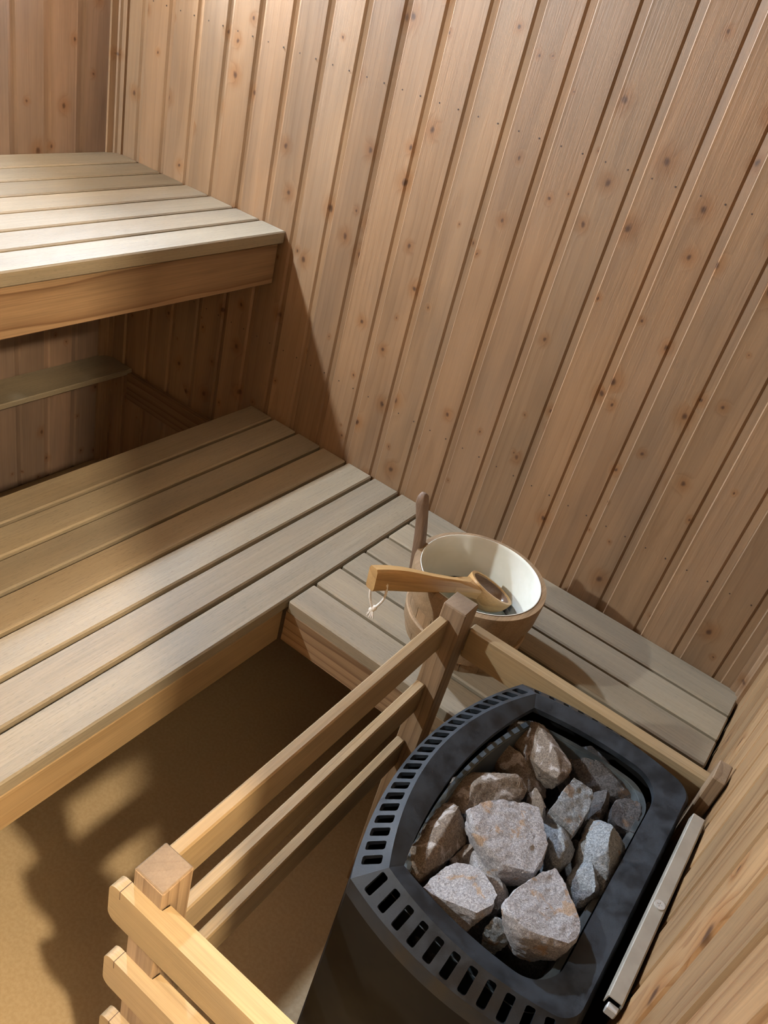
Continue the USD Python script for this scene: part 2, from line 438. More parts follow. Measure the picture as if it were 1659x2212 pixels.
panel_wall('wall_right', 'close wall of amber vertical pine boards beside the heater', (X1, 0, 0), (0, -1, 0), (1, 0, 0), 0, -YF, 0, ZT, .030, M_side, skip=door_skip,
           backing=[box((X1 + .014, DOOR_Y0, -.05), (X1 + .075, .014, ZT + .05)), box((X1 + .014, YF - .08, DOOR_Z), (X1 + .075, DOOR_Y0, ZT + .05)),
                    box((X1 + .014, YF - .08, -.05), (X1 + .075, DOOR_Y1, DOOR_Z))])
panel_wall('wall_front', 'wall of vertical pine boards opposite the long wall', (0, YF, 0), (1, 0, 0), (0, -1, 0), 0, X1, 0, ZT, .03, M_wall,
           backing=box((-.08, YF - .075, -.05), (X1 + .08, YF - .014, ZT + .05)))
panel_wall('ceiling', 'pine board ceiling of the sauna', (0, 0, ZT), (1, 0, 0), (0, 0, 1), 0, X1, YF, 0, .02, M_wall, along=(0, 1, 0),
           backing=box((-.08, YF - .08, ZT + .014), (X1 + .08, .08, ZT + .07)))
p = thing('floor', 'tan speckled sheet floor under the benches and the guard rail', 'floor', kind='structure')
put(p, 'floor_sheet', box((0, YF, -.05), (X1 + .075, 0, 0)), M_floor)


def corner_trim(name, label, x, sx):
    t = thing(name, label, 'trim', kind='structure')
    prof = [(0, 0), (0, -.033), (.007, -.033), (.009, -.017), (.013, -.015), (.015, -.009), (.026, -.007), (.026, 0)]
    pts = [(x + sx * a, b) for a, b in prof]
    m = prism(pts, (0, 0, 0), AX['x'], AX['y'], AX['z'], ZT)
    put(t, 'moulding', m, M_wall, frame=((x, 0, 0), AX['x'], AX['y'], AX['z']), tone=.45)


corner_trim('trim_1', 'stepped pine corner moulding where the far wall meets the long wall', 0, 1)
corner_trim('trim_2', 'stepped pine corner moulding at the right end of the long wall', X1, -1)
# door casing and the open door, behind the camera
t = thing('trim_3', 'pine casing around the doorway beside the heater', 'trim', kind='structure')
for lo, hi, al in (((X1 + .0, DOOR_Y0 - .012, 0), (X1 + .085, DOOR_Y0 + .0, DOOR_Z), 'z'), ((X1 + .0, DOOR_Y1, 0), (X1 + .085, DOOR_Y1 + .012, DOOR_Z), 'z'),
                   ((X1 + .0, DOOR_Y1, DOOR_Z - .012), (X1 + .085, DOOR_Y0, DOOR_Z), 'y')):
    plank(t, 'casing_board', lo, hi, al, M_rail)
d = thing('door_1', 'pine board door standing open into the hallway', 'door', kind='structure')
for k in range(6):
    plank(d, 'board', (X1 + .09 + k * .095, DOOR_Y1 - .045, .02), (X1 + .09 + k * .095 + .093, DOOR_Y1 - .012, DOOR_Z - .03), 'z', M_rail)
plank(d, 'handle', (X1 + .60, DOOR_Y1 - .012, .9), (X1 + .63, DOOR_Y1 + .03, 1.15), 'z', M_rail, ch=.006)
# hallway shell
HX, HY0, HY1 = 3.3, -3.0, .1
p = thing('floor_hallway', 'floor of the hallway outside the sauna door', 'floor', kind='structure')
put(p, 'floor_sheet', box((X1 + .075, HY0, -.05), (HX, HY1, 0)), M_floor)
p = thing('wall_hallway', 'plain plaster walls of the hallway outside the sauna door', 'wall', kind='structure')
put(p, 'plaster', box((HX, HY0, -.05), (HX + .05, HY1, 2.45)), M_plaster)
put(p, 'plaster', box((X1 + .076, HY1, -.05), (HX, HY1 + .05, 2.45)), M_plaster)
put(p, 'plaster', box((X1 - .4, HY0 - .05, -.05), (HX, HY0, 2.45)), M_plaster)
put(p, 'plaster', box((X1 + .03, HY0, -.05), (X1 + .075, YF - .085, 2.45)), M_plaster)
put(p, 'plaster', box((X1 + .03, YF - .08, ZT + .08), (X1 + .075, HY1, 2.45)), M_plaster)
p = thing('ceiling_hallway', 'plaster ceiling of the hallway outside the sauna door', 'ceiling', kind='structure')
put(p, 'plaster', box((X1 + .03, HY0, 2.45), (HX, HY1, 2.5)), M_plaster)


# ------------------------------------------------------------------ lamps
def lamp(name, label, c, r, col, power, stem, parent_dir):
    t = thing(name, label, 'lamp')
    area = 4 * math.pi * r * r
    put(t, 'globe', trimesh.creation.icosphere(3, r).apply_translation(c), glow(name + '_glow_%d' % int(c[1] * -100), col, power / area / math.pi), smooth=True)
    c = np.array(c, float)
    e = c + np.array(stem)
    dirv = np.array(stem) / np.linalg.norm(stem)
    put(t, 'socket', tube([c + dirv * r * .9, c + dirv * (r + .02)], r * .6, 16), M_white, smooth=40)
    put(t, 'base', tube([c + dirv * (r + .02), e], r * .85, 16), M_white, smooth=40)


for c, far, yw in ((LAMP_A, 'far', 0.0), (LAMP_B, 'near', YF)):
    col, pw = (COL_A, POWER_A) if far == 'far' else (COL_B, POWER_B)
    lamp('corner_lamp', f'round glass lamp between two boards in the {far} corner above the upper bench', c, .028, col, pw, (0, 0, .09), None)
    t = '/World/corner_lamp' + ('' if far == 'far' else '_001')
    s_ = -1 if far == 'far' else 1
    for z0, ext in ((-.053, .036 if far == 'far' else .045), (.09, .05)):
        plank(t, 'shade_board', (0.0005, yw, c[2] + z0), (c[0] + ext, c[1] + s_ * ext, c[2] + z0 + .012), 'x', M_rail)
lamp('hallway_lamp', 'round ceiling lamp in the hallway outside the door', LAMP_HALL, .038, COL_HALL, POWER_HALL, (0, 0, 2.45 - LAMP_HALL[2]), None)

# ------------------------------------------------------------------ benches
GAP = .0085
QU, QL, QS = .0812, .0793, .0811
BY = YF + .004
ub = thing('upper_bench', 'high bench of pale planks with a deep front board, against the far wall', 'bench')
for k in range(7):
    x0 = k * QU + (GAP if k else .0008)
    plank(ub, 'plank', (x0, BY, Z(.45 - .028)), ((k + 1) * QU, -.0008, Z(.45)), 'y', M_bench, ch=.0028)
plank(ub, 'front_board', (.530, BY, Z(.328)), (.562, -.012, Z(.4205)), 'y', M_fascia, ch=.002, tone=.6)
for y in np.arange(-.145, -1.8, -.13):
    plank(ub, 'bearer', (.031, y - .03, Z(.342)), (.53, y + .0, Z(.4218)), 'x', M_fascia)
plank(ub, 'end_ledger', (.031, -.11, Z(.392)), (.528, -.0006, Z(.4215)), 'x', M_fascia)
plank(ub, 'wall_ledger', (.0006, BY, Z(.35)), (.03, -.0006, Z(.4215)), 'y', M_fascia)

XL = .540
lb = thing('lower_bench', 'low bench of broad planks below the upper bench, weathered grey at the front', 'bench')
XF = XL + 7 * QL
for k in range(7):
    plank(lb, 'plank', (XL + k * QL + GAP, BY, Z(-.028)), (XL + (k + 1) * QL, -.0015, Z(0)), 'y', M_bench, ch=.003)
plank(lb, 'front_board', (XF - .034, BY, Z(-.103)), (XF - .001, -.486 - .001, Z(-.0285)), 'y', M_front, ch=.002, tone=.8)
for y in (-.30, -1.0, -1.80):
    plank(lb, 'bearer', (XL + .01, y - .03, Z(-.10)), (XF - .034, y, Z(-.0282)), 'x', M_fascia)
plank(lb, 'wall_ledger', (.112, -.022, Z(-.19)), (XF - .04, -.0005, Z(-.108)), 'x', M_fascia, tone=.1)
plank(lb, 'leg', (XL + .02, -1.20, 0), (XL + .06, -1.16, Z(-.10)), 'z', M_fascia)
plank(lb, 'leg', (XF - .08, -1.70, 0), (XF - .04, -1.66, Z(-.10)), 'z', M_fascia)

sb = thing('side_bench', 'short bench of lengthwise planks along the long wall, under the bucket', 'bench')
SX0, SX1 = XF + .006, X1 - .0055
for k in range(6):
    y1 = -.0015 if k == 0 else -(k * QS + .0075)
    plank(sb, 'plank', (SX0, -(k + 1) * QS, Z(-.028)), (SX1, y1, Z(0)), 'x', M_bench, ch=.003)
plank(sb, 'front_board', (XF + .002, -.4835, Z(-.103)), (SX1, -.452, Z(-.0285)), 'x', M_fascia, ch=.002, tone=.55)
plank(sb, 'bearer', (XF + .04, -.452, Z(-.10)), (XF + .07, -.03, Z(-.0282)), 'y', M_fascia)
plank(sb, 'bearer', (SX1 - .05, -.452, Z(-.10)), (SX1, -.004, Z(-.0282)), 'y', M_fascia)
plank(sb, 'wall_ledger', (XF + .02, -.03, Z(-.10)), (SX1, -.0005, Z(-.0282)), 'x', M_fascia)

ws = thing('wall_shelf', 'narrow dark shelf board on the far wall under the upper bench', 'shelf')
plank(ws, 'shelf_board', (0.0, BY, Z(-.116)), (.11, -.001, Z(-.100)), 'y', M_bench, ch=.0025, tone=.0)

# ------------------------------------------------------------------ guard rail
PT = .26
XA, YA, XB, YB = 1.440, -1.1145, 1.4335, -.5445
gd = thing('heater_guard', 'open wooden guard rail of square posts and slats around the heater', 'railing')


def post(cx, cy, half=.0195):
    ps = put(gd, 'post', box((cx - half, cy - half, 0), (cx + half, cy + half, Z(PT - .0012)), .0012), M_post, frame=((cx, cy, 0), AX['x'], AX['y'], AX['z']))
    put(ps, 'end_grain', box((cx - half + .0008, cy - half + .0008, Z(PT - .003)), (cx + half - .0008, cy + half - .0008, Z(PT)), .0010), M_end, label='weathered grey end grain')


post(XA, YA)
post(XB, YB)
plank(gd, 'post', (1.829, -.570, 0), (1.8465, -.531, Z(PT)), 'z', M_post, ch=.0015)
plank(gd, 'post', (1.83, -1.124, 0), (X1, -1.085, Z(PT)), 'z', M_post, ch=.0015)
for zt in (.236, .101, -.031):
    plank(gd, 'rail', (1.4155, YA + .0195, Z(zt - .059)), (1.4315, YB - .0195, Z(zt)), 'y', M_rail, ch=.0022)
plank(gd, 'rail', (1.4535, -.5305, Z(.157)), (X1 - .006, -.511, Z(.216)), 'x', M_rail, ch=.003)
YO = -1.1475
for zt in (.234, .105, -.026):
    plan = np.array([(1.404, YO), (X1, YO), (X1, -1.1245), (XA + .0225, -1.1245), (XA + .0205, -1.1335), (1.404, -1.1335)])
    a = m3.Manifold.extrude(m3.CrossSection([plan]), .058).translate([0, 0, Z(zt - .058)])
    e = m3.CrossSection.square([X1 + .05 - 1.404, .058]).offset(-.011, m3.JoinType.Round).offset(.011, m3.JoinType.Round, 2, 24)
    e = m3.Manifold.extrude(e, .1).rotate([90, 0, 0]).translate([1.404, -1.08, Z(zt - .058)])
    crk = (box((1.4187, YO - .0002, Z(zt - .013)), (1.4193, -1.1338, Z(zt + .0002))))
    rl = put(gd, 'rail', a ^ e, M_rail, frame=((1.6, -1.135, Z(zt - .03)), AX['z'], AX['y'], AX['x']), smooth=25)
    put(rl, 'end_crack', crk, M_nail)

# ------------------------------------------------------------------ heater
YC = -.768
XBK = 1.822


def loop(xc, bulge, hc, hm, hb, xb, z, r=0.0, n=(40, 34, 6)):
    """Plan outline of the heater: bulging front (-x), bulging sides, straight back."""
    t = np.linspace(-1, 1, n[0] + 1)
    front = [(bulge + (xc - bulge) * (s * s), -s * hc) for s in t]                      # +y to -y
    def off(x):
        s = (x - xc) / (xb - xc)
        v = hc * (1 - s) + hb * s + (hm - (hc + hb) / 2) * 4 * s * (1 - s)
        if r and x > xb - r:
            v -= r - math.sqrt(max(r * r - (x - (xb - r)) ** 2, 0))
        return v
    s = np.linspace(0, 1, n[1] + 1)
    s = 1 - (1 - s) ** 1.6 if r else s
    xs = xc + (xb - xc) * s
    low = [(x, -off(x)) for x in xs[1:]]
    y_b = off(xb)
    back = [(xb, -y_b + 2 * y_b * k / n[2]) for k in range(1, n[2] + 1)]
    high = [(x, off(x)) for x in xs[::-1][1:-1]]
    return np.array([(x, YC + y, Z(z)) for x, y in front + low + back + high])


def O(z, inset=0.0):
    return loop(1.566 + inset * .7, 1.520 + inset, .202 - inset * .7, .2245 - inset, .205 - inset, XBK - inset, z, r=.022)


def RG(z, dn=0.0):
    return loop(1.593, 1.547, .177, .1975, .183, XBK - .006, z, r=.020)


def IN(z, e=0.0):
    return loop(1.602 + e, 1.578 + e, .159 - e, .174 - e, .170 - e, 1.785 - e, z, r=.038)


heater = thing('sauna_heater', 'black wall mounted electric sauna heater with a slotted rim full of stones', 'heater')
rim = loft([O(.186), O(.212), RG(.2335), IN(.2265), IN(.2185), RG(.2285), O(.2075, .004), O(.186, .004)])
rim_m = to_man(rim)


def slot(c, tang, slope, w, l, depth=.03):
    tang = tang / np.linalg.norm(tang)
    slope = slope - tang * (slope @ tang)
    slope = slope / np.linalg.norm(slope)
    nrm = np.cross(tang, slope)
    cs = m3.CrossSection.square([w - .005, l - .005], True).offset(.0025, m3.JoinType.Round, 2, 16)
    m = m3.Manifold.extrude(cs, depth).translate([0, 0, -depth / 2])
    A = np.zeros((3, 4))
    A[:, 0], A[:, 1], A[:, 2], A[:, 3] = tang, slope, nrm, c
    return m.transform(A)


oo, rr_ = O(.212), RG(.2335)


def on_band(y=None, x=None, side=0):
    """Point of the rim's slotted band: outer and ridge points on the front at y, or on a side at x."""
    res = []
    for Lp in (oo, rr_):
        if y is not None:
            seg = Lp[:41]
            k = np.interp(y, seg[::-1, 1], np.arange(41)[::-1])
            i = int(min(max(math.floor(k), 0), 39))
            res.append(seg[i] + (seg[i + 1] - seg[i]) * (k - i))
        else:
            seg = Lp[40:75] if side < 0 else Lp[np.r_[80:len(Lp), 0]][::-1]
            seg = seg[np.argsort(seg[:, 0])]
            res.append(np.array([np.interp(x, seg[:, 0], seg[:, j]) for j in range(3)]))
    return res


cut = []
for k in range(22):
    s = -1 + 2 * (k + .5) / 22
    a = on_band(y=YC + s * .196)[0]
    b = on_band(y=YC + s * .170)[1]
    a2, b2 = on_band(y=YC + s * .196 + .002)[0], on_band(y=YC + s * .170 + .002)[1]
    cut.append(slot((a * .52 + b * .48), (a2 - a) + (b2 - b), b - a, .0110, .0235))
for side in (-1, 1):
    for k in range(11):
        f = (k + .6) / 11.1
        a = on_band(x=1.566 + (1.812 - 1.566) * f, side=side)[0]
        b = on_band(x=1.593 + (1.806 - 1.593) * f, side=side)[1]
        a2 = on_band(x=1.566 + (1.812 - 1.566) * f + .003, side=side)[0]
        cut.append(slot((a * .52 + b * .48), a2 - a, b - a, .0098, .0262))
rim_m = rim_m - m3.Manifold.batch_boolean(cut, m3.OpType.Add)
put(heater, 'slotted_rim', rim_m, M_black, smooth=9)
body = loft([O(.1855, .0005), O(-.29, .0005), O(-.30, .006), O(-.30, .02), O(-.29, .006), O(.1855, .004)])
put(heater, 'body', body, M_body, smooth=28)
bl = O(-.295, .006)
put(heater, 'base_plate', trimesh.convex.convex_hull(np.vstack([bl, bl + [0, 0, .004]])), M_body)
lin = loft([IN(.2005, .0005), IN(.2025, .0005), IN(.2025, .0065), IN(.03, .012), IN(.03, .014), IN(.2005, .008)])
put(heater, 'stone_basket', lin, M_liner, smooth=28)
seg_o, seg_i = IN(.1930, -.0115)[38:76], IN(.1990, .0)[38:76]
put(heater, 'basket_flange', loft(np.stack([np.vstack([seg_o, seg_i[::-1]]), np.vstack([seg_o, seg_i[::-1]]) + [0, 0, .002]]), closed=False), M_flange, smooth=28)
fl = IN(.03, .013)
put(heater, 'basket_floor', trimesh.convex.convex_hull(np.vstack([fl, fl + [0, 0, .002]])), M_body)
put(heater, 'mounting_plate', box((XBK - .002, YC - .15, Z(-.25)), (X1 + .004, YC + .15, Z(.14)), .002), M_body)
ms = thing('mounting_strip', 'pale metal mounting strip with a screw between the heater and the wall', 'bracket')
prof = [(1.8290, .226), (1.8298, .2375), (1.8308, .239), (1.8440, .239), (1.8458, .2372), (1.8462, .215), (1.8450, .215), (1.8447, .2362), (1.8436, .2376), (1.8311, .2376), (1.8302, .226)]
stp = put(ms, 'folded_strip', prism([(x, Z(z)) for x, z in prof], (0, -.905, 0), AX['x'], AX['z'], AX['y'], .283), M_strip)
scr = trimesh.creation.cylinder(.0058, .0016, sections=24).apply_translation((1.8378, -.775, Z(.2395)))
scm = to_man(scr) - to_man(box((1.8378 - .003, -.7757, Z(.2398)), (1.8378 + .003, -.7743, Z(.242)))) - to_man(box((1.8378 - .0007, -.778, Z(.2398)), (1.8378 + .0007, -.772, Z(.242))))
put(stp, 'screw', scm, M_steel, smooth=30, label='small round cross head screw')
put(ms, 'end_tab', box((1.833, -.913, Z(.222)), (1.8445, -.9055, Z(.2335)), .001), M_steel)
for y in (-.64, -.89):
    put(ms, 'wall_tab', box((1.8446, y, Z(.20)), (X1 + .004, y + .02, Z(.216)), .001), M_body)

# ------------------------------------------------------------------ heater stones
def rock(poly, z, thick, seed, kind='ridge', up=.012, dip=(0, 0)):
    """A broken stone. poly: outline (room x, y) at height z. ridge: two or more large faces meet along a crest; slab: a flat broken top, dipping by dip."""
    r = np.random.default_rng(seed)
    poly = np.array(poly, float)
    c = poly.mean(0)
    q = (poly - c) * .975
    ax = np.linalg.svd(q - q.mean(0), full_matrices=False)[2]
    L = np.abs(q @ ax[0]).max()
    B = np.abs(q @ ax[1]).max()
    pts = []

    def dz(p):
        return p[0] * dip[0] + p[1] * dip[1]

    for v in q:
        pts.append([*v, dz(v) + r.uniform(-.03, .03) * thick])
        v2 = v * r.uniform(.80, .95)
        pts.append([*v2, dz(v2) - thick * r.uniform(.35, .55)])
        v3 = v * r.uniform(.40, .6)
        pts.append([*v3, dz(v3) - thick])
        if kind == 'slab':
            v4 = v * r.uniform(.93, .97)
            pts.append([*v4, dz(v4) + up])
    if kind == 'ridge':
        s0 = r.uniform(-.25, .25) * B
        for t in (-.62, -.1, .5):
            v = ax[0] * t * L * r.uniform(.85, 1.1) + ax[1] * (s0 + r.uniform(-.12, .12) * B)
            pts.append([*v, dz(v) + up * r.uniform(1.2, 1.9)])
        for k in range(3):
            v = q[r.integers(len(q))] * r.uniform(.55, .7)
            pts.append([*v, dz(v) + up * r.uniform(.8, 1.2)])
    pts = np.array(pts)
    m = m3.Manifold.hull_points(pts.astype(np.float64))
    for k in range(2 if kind == 'ridge' else 0):                  # broken corners
        a = r.uniform(0, 2 * math.pi)
        n = np.array([math.cos(a), math.sin(a), r.uniform(.4, .9)])
        n /= np.linalg.norm(n)
        m = m.trim_by_plane((-n).tolist(), float(-(pts @ n).max() * r.uniform(.82, .93)))
    m = m.refine_to_length(.003)
    mesh = m.to_mesh()
    tm = trimesh.Trimesh(mesh.vert_properties[:, :3].astype(float), mesh.tri_verts.astype(int), process=True)
    tm.merge_vertices()
    nrm, w = tm.vertex_normals, tm.vertices
    disp = (meshkit.fbm(w * 55 + seed * 3.1, 3, seed) - .5) * .0045 + (meshkit.fbm(w * 190 + seed, 3, seed + 5) - .5) * .0042
    tm.vertices = w + nrm * disp[:, None] + [*c, Z(z)]
    return tm


STONES = [
    # outline (room x, y), height above the bench, thickness, material, label, options
    ([(1.5778, -0.5976), (1.5903, -0.5939), (1.5964, -0.5804), (1.6118, -0.5791), (1.6302, -0.5923), (1.6489, -0.6120), (1.6652, -0.6265), (1.6829, -0.6446), (1.6863, -0.6587), (1.6860, -0.6829), (1.6717, -0.6793), (1.6541, -0.6741), (1.6274, -0.6535), (1.6101, -0.6400), (1.5953, -0.6361), (1.5817, -0.6171)],
     0.190, 0.05, S_brown, 'long brown stone leaning upright in the far corner of the heater', {'dip': (0.35, -0.1), 'up': 0.016}),
    ([(1.5727, -0.6513), (1.5826, -0.6396), (1.6027, -0.6368), (1.6198, -0.6330), (1.6427, -0.6407), (1.6609, -0.6524), (1.6763, -0.6631), (1.6707, -0.6763), (1.6562, -0.6835), (1.6293, -0.6787), (1.6054, -0.6731), (1.5872, -0.6670), (1.5770, -0.6618)],
     0.165, 0.05, S_brown, 'dark brown elongated stone left of the long upright stone', {'up': 0.012}),
    ([(1.6571, -0.5962), (1.6663, -0.5800), (1.6829, -0.5705), (1.6958, -0.5764), (1.7127, -0.5779), (1.7319, -0.5859), (1.7458, -0.5958), (1.7584, -0.6034), (1.7695, -0.6122), (1.7514, -0.6248), (1.7380, -0.6298), (1.7193, -0.6315), (1.7045, -0.6290), (1.6865, -0.6112), (1.6691, -0.6042)],
     0.185, 0.05, S_dark, 'dark grey wedge shaped stone along the far side of the basket', {'dip': (0.15, 0.3)}),
    ([(1.6923, -0.6823), (1.7055, -0.6783), (1.7184, -0.6735), (1.7246, -0.6809), (1.7283, -0.7090), (1.7288, -0.7387), (1.7277, -0.7521), (1.7153, -0.7521), (1.7019, -0.7504), (1.6908, -0.7514), (1.6912, -0.7357), (1.6949, -0.7162), (1.6931, -0.6965)],
     0.222, 0.06, S_grey, 'bluish pale grey block shaped stone near the middle of the heap', {'kind': 'slab', 'up': 0.01, 'dip': (-0.25, 0)}),
    ([(1.7205, -0.6360), (1.7301, -0.6292), (1.7419, -0.6344), (1.7478, -0.6534), (1.7435, -0.6792), (1.7311, -0.6809), (1.7285, -0.6618)],
     0.185, 0.05, S_dark, 'small dark purplish stone tucked behind the bluish block', {}),
    ([(1.7472, -0.6391), (1.7589, -0.6256), (1.7740, -0.6205), (1.7798, -0.6312), (1.7846, -0.6585), (1.7849, -0.6736), (1.7756, -0.6777), (1.7634, -0.6793), (1.7529, -0.6741), (1.7466, -0.6562)],
     0.195, 0.055, S_dark, 'dark speckled block stone near the wall side of the heap', {'kind': 'slab', 'up': 0.008}),
    ([(1.7753, -0.5893), (1.7851, -0.5766), (1.7931, -0.5944), (1.7961, -0.6298), (1.7910, -0.6558), (1.7805, -0.6530), (1.7864, -0.6340)],
     0.165, 0.05, S_dark, 'blackish stone wedged against the basket edge on the wall side', {}),
    ([(1.7336, -0.7082), (1.7433, -0.7011), (1.7581, -0.7018), (1.7720, -0.7007), (1.7858, -0.7044), (1.7889, -0.7346), (1.7894, -0.7614), (1.7873, -0.7809), (1.7737, -0.7807), (1.7609, -0.7707), (1.7453, -0.7628), (1.7396, -0.7542), (1.7330, -0.7315)],
     0.208, 0.065, S_grey, 'large grey stone with a dark sloping face on the wall side', {'up': 0.018, 'dip': (-0.2, 0.1)}),
    ([(1.5747, -0.7775), (1.5719, -0.7567), (1.5881, -0.7366), (1.6049, -0.7239), (1.6191, -0.7208), (1.6298, -0.7075), (1.6439, -0.7096), (1.6549, -0.7180), (1.6576, -0.7343), (1.6336, -0.7611), (1.6252, -0.7801), (1.6121, -0.8034), (1.5881, -0.7990)],
     0.200, 0.06, S_brown, 'brown stone with pale streaks above the big pale slab', {'up': 0.012, 'dip': (0.25, 0)}),
    ([(1.5902, -0.8925), (1.5863, -0.8588), (1.5845, -0.8209), (1.5847, -0.7998), (1.5947, -0.8002), (1.6097, -0.8058), (1.6190, -0.8117), (1.6294, -0.8260), (1.6354, -0.8297), (1.6332, -0.8506), (1.6284, -0.8780), (1.6202, -0.8990), (1.6169, -0.9129), (1.6052, -0.9091), (1.5942, -0.9021)],
     0.200, 0.06, S_brown, 'brown stone with a sharp crest against the left side of the rim', {'up': 0.014}),
    ([(1.6181, -0.8311), (1.6227, -0.8142), (1.6307, -0.7961), (1.6416, -0.7826), (1.6569, -0.7698), (1.6689, -0.7577), (1.6800, -0.7542), (1.6866, -0.7603), (1.6880, -0.7738), (1.7028, -0.7786), (1.7122, -0.7930), (1.7172, -0.8153), (1.7166, -0.8312), (1.7165, -0.8442), (1.7052, -0.8486), (1.6940, -0.8593), (1.6847, -0.8640), (1.6668, -0.8596), (1.6457, -0.8533), (1.6343, -0.8461)],
     0.232, 0.055, S_pale, 'largest stone, a broad pale flat slab in the centre of the heap', {'kind': 'slab', 'up': 0.008, 'dip': (-0.1, -0.08)}),
    ([(1.6569, -0.7167), (1.6614, -0.7065), (1.6804, -0.7175), (1.6911, -0.7331), (1.6891, -0.7428), (1.6758, -0.7274), (1.6637, -0.7262)],
     0.198, 0.04, S_brown, 'small ochre stone between the pale slab and the bluish block', {}),
    ([(1.6917, -0.7498), (1.6991, -0.7409), (1.7137, -0.7406), (1.7286, -0.7457), (1.7376, -0.7537), (1.7394, -0.7731), (1.7342, -0.7919), (1.7241, -0.7925), (1.7140, -0.7791), (1.7033, -0.7607)],
     0.208, 0.05, S_grey, 'rounded grey brown stone touching the right edge of the pale slab', {'up': 0.012}),
    ([(1.6262, -0.9244), (1.6281, -0.9058), (1.6339, -0.8873), (1.6403, -0.8746), (1.6540, -0.8679), (1.6718, -0.8682), (1.6863, -0.8755), (1.6976, -0.8854), (1.6997, -0.8993), (1.6908, -0.9185), (1.6781, -0.9196), (1.6569, -0.9237), (1.6414, -0.9263)],
     0.212, 0.055, S_pale, 'pale stone with ochre stains at the near left of the heap', {'kind': 'slab', 'up': 0.009, 'dip': (0.25, 0.05)}),
    ([(1.6407, -0.8479), (1.6401, -0.8346), (1.6615, -0.8369), (1.6806, -0.8454), (1.6938, -0.8503), (1.7038, -0.8514), (1.7089, -0.8654), (1.7036, -0.8806), (1.6935, -0.8717), (1.6763, -0.8627), (1.6534, -0.8539)],
     0.200, 0.045, S_pale, 'thin pale grey stone standing between the slab and the stained stone', {}),
    ([(1.7054, -0.9037), (1.7055, -0.8798), (1.7129, -0.8563), (1.7207, -0.8319), (1.7295, -0.8156), (1.7355, -0.8177), (1.7483, -0.8309), (1.7618, -0.8427), (1.7750, -0.8578), (1.7832, -0.8728), (1.7845, -0.8826), (1.7794, -0.8981), (1.7660, -0.9051), (1.7493, -0.9150), (1.7363, -0.9198), (1.7227, -0.9178), (1.7096, -0.9113)],
     0.240, 0.06, S_pale, 'big pale triangular stone resting on the near edge of the rim', {'kind': 'slab', 'up': 0.009, 'dip': (0, -0.15)}),
    ([(1.7445, -0.7887), (1.7458, -0.7647), (1.7490, -0.7522), (1.7637, -0.7658), (1.7792, -0.7778), (1.7867, -0.7837), (1.7796, -0.7946), (1.7704, -0.8118), (1.7603, -0.8044)],
     0.200, 0.05, S_grey, 'small bluish grey stone below the large grey stone', {}),
    ([(1.7746, -0.7950), (1.7841, -0.7732), (1.7902, -0.7630), (1.7929, -0.7778), (1.7872, -0.8002), (1.7818, -0.8072)],
     0.175, 0.04, S_dark, 'small dark stone in the gap right of the triangular stone', {}),
    ([(1.7016, -0.9099), (1.7023, -0.8995), (1.7114, -0.8918), (1.7234, -0.8955), (1.7297, -0.9011), (1.7174, -0.9087)],
     0.205, 0.04, S_grey, 'small grey stone chip at the near rim beside the triangular stone', {}),
    ([(1.6303, -0.8584), (1.6354, -0.8302), (1.6457, -0.8320), (1.6545, -0.8532), (1.6384, -0.8597)],
     0.190, 0.04, S_brown, 'small ochre brown stone between the ridged stone and the thin stone', {}),
]
for i, (pts, z, th, mt, lab, kw) in enumerate(STONES):
    tm = rock(pts, z, th, 11 + i, **kw)
    put('/World', 'heater_stone', tm, mt, smooth=24)
    pr = stage.GetPrimAtPath(f'/World/heater_stone' + ('' if i == 0 else f'_{i:03d}'))
    tag(pr, lab, 'stone')
# the lower layer, seen only in the gaps
low = [(1.63, -.64), (1.68, -.62), (1.74, -.64), (1.62, -.71), (1.69, -.69), (1.755, -.70), (1.62, -.79), (1.68, -.77), (1.745, -.77), (1.63, -.87), (1.69, -.86), (1.75, -.85), (1.665, -.905)]
for i, (x, y) in enumerate(low):
    r = np.random.default_rng(90 + i)
    a = np.sort(r.uniform(0, 2 * math.pi, 9))
    R = .030 * r.uniform(.8, 1.1, 9)
    poly = np.c_[x + R * np.cos(a) * 1.15, y + R * np.sin(a)]
    tm = rock(poly, .135 + r.uniform(-.012, .012), .06, 300 + i)
    put('/World', 'heater_stone', tm, S_dark, smooth=35)
    pr = stage.GetPrimAtPath(f'/World/heater_stone_{len(STONES) + i:03d}')
    tag(pr, 'dark stone of the lower layer glimpsed in the gaps between the top stones', 'stone', 'lower layer of heater stones')

# ------------------------------------------------------------------ bucket
BX, BYC, BH = 1.367, -.302, .145
bk = thing('sauna_bucket', 'wooden stave bucket with a white plastic liner standing on the side bench', 'bucket')


def ring_sector(r_out, r_in, a0, a1, n):
    """Profile lists (z, r) outer from low to high, inner the same; between two angles: one stave."""
    a = np.linspace(a0, a1, n)
    loops = []
    for t in a:
        c, s = math.cos(t), math.sin(t)
        loop_ = [(BX + r * c, BYC + r * s, Z(z)) for z, r in r_out] + [(BX + r * c, BYC + r * s, Z(z)) for z, r in r_in[::-1]]
        loops.append(loop_)
    L = np.array(loops)
    k, n2 = L.shape[:2]
    f = []
    for i in range(k - 1):
        for j in range(n2):
            j2 = (j + 1) % n2
            f += [[i * n2 + j, i * n2 + j2, (i + 1) * n2 + j2], [i * n2 + j, (i + 1) * n2 + j2, (i + 1) * n2 + j]]
    for i, flip in ((0, 1), (k - 1, 0)):
        for j in range(1, n2 - 1):
            t = [i * n2, i * n2 + j, i * n2 + j + 1]
            f.append(t[::-1] if flip else t)
    m = trimesh.Trimesh(L.reshape(-1, 3), np.array(f), process=False)
    if m.volume < 0:
        m.invert()
    return m


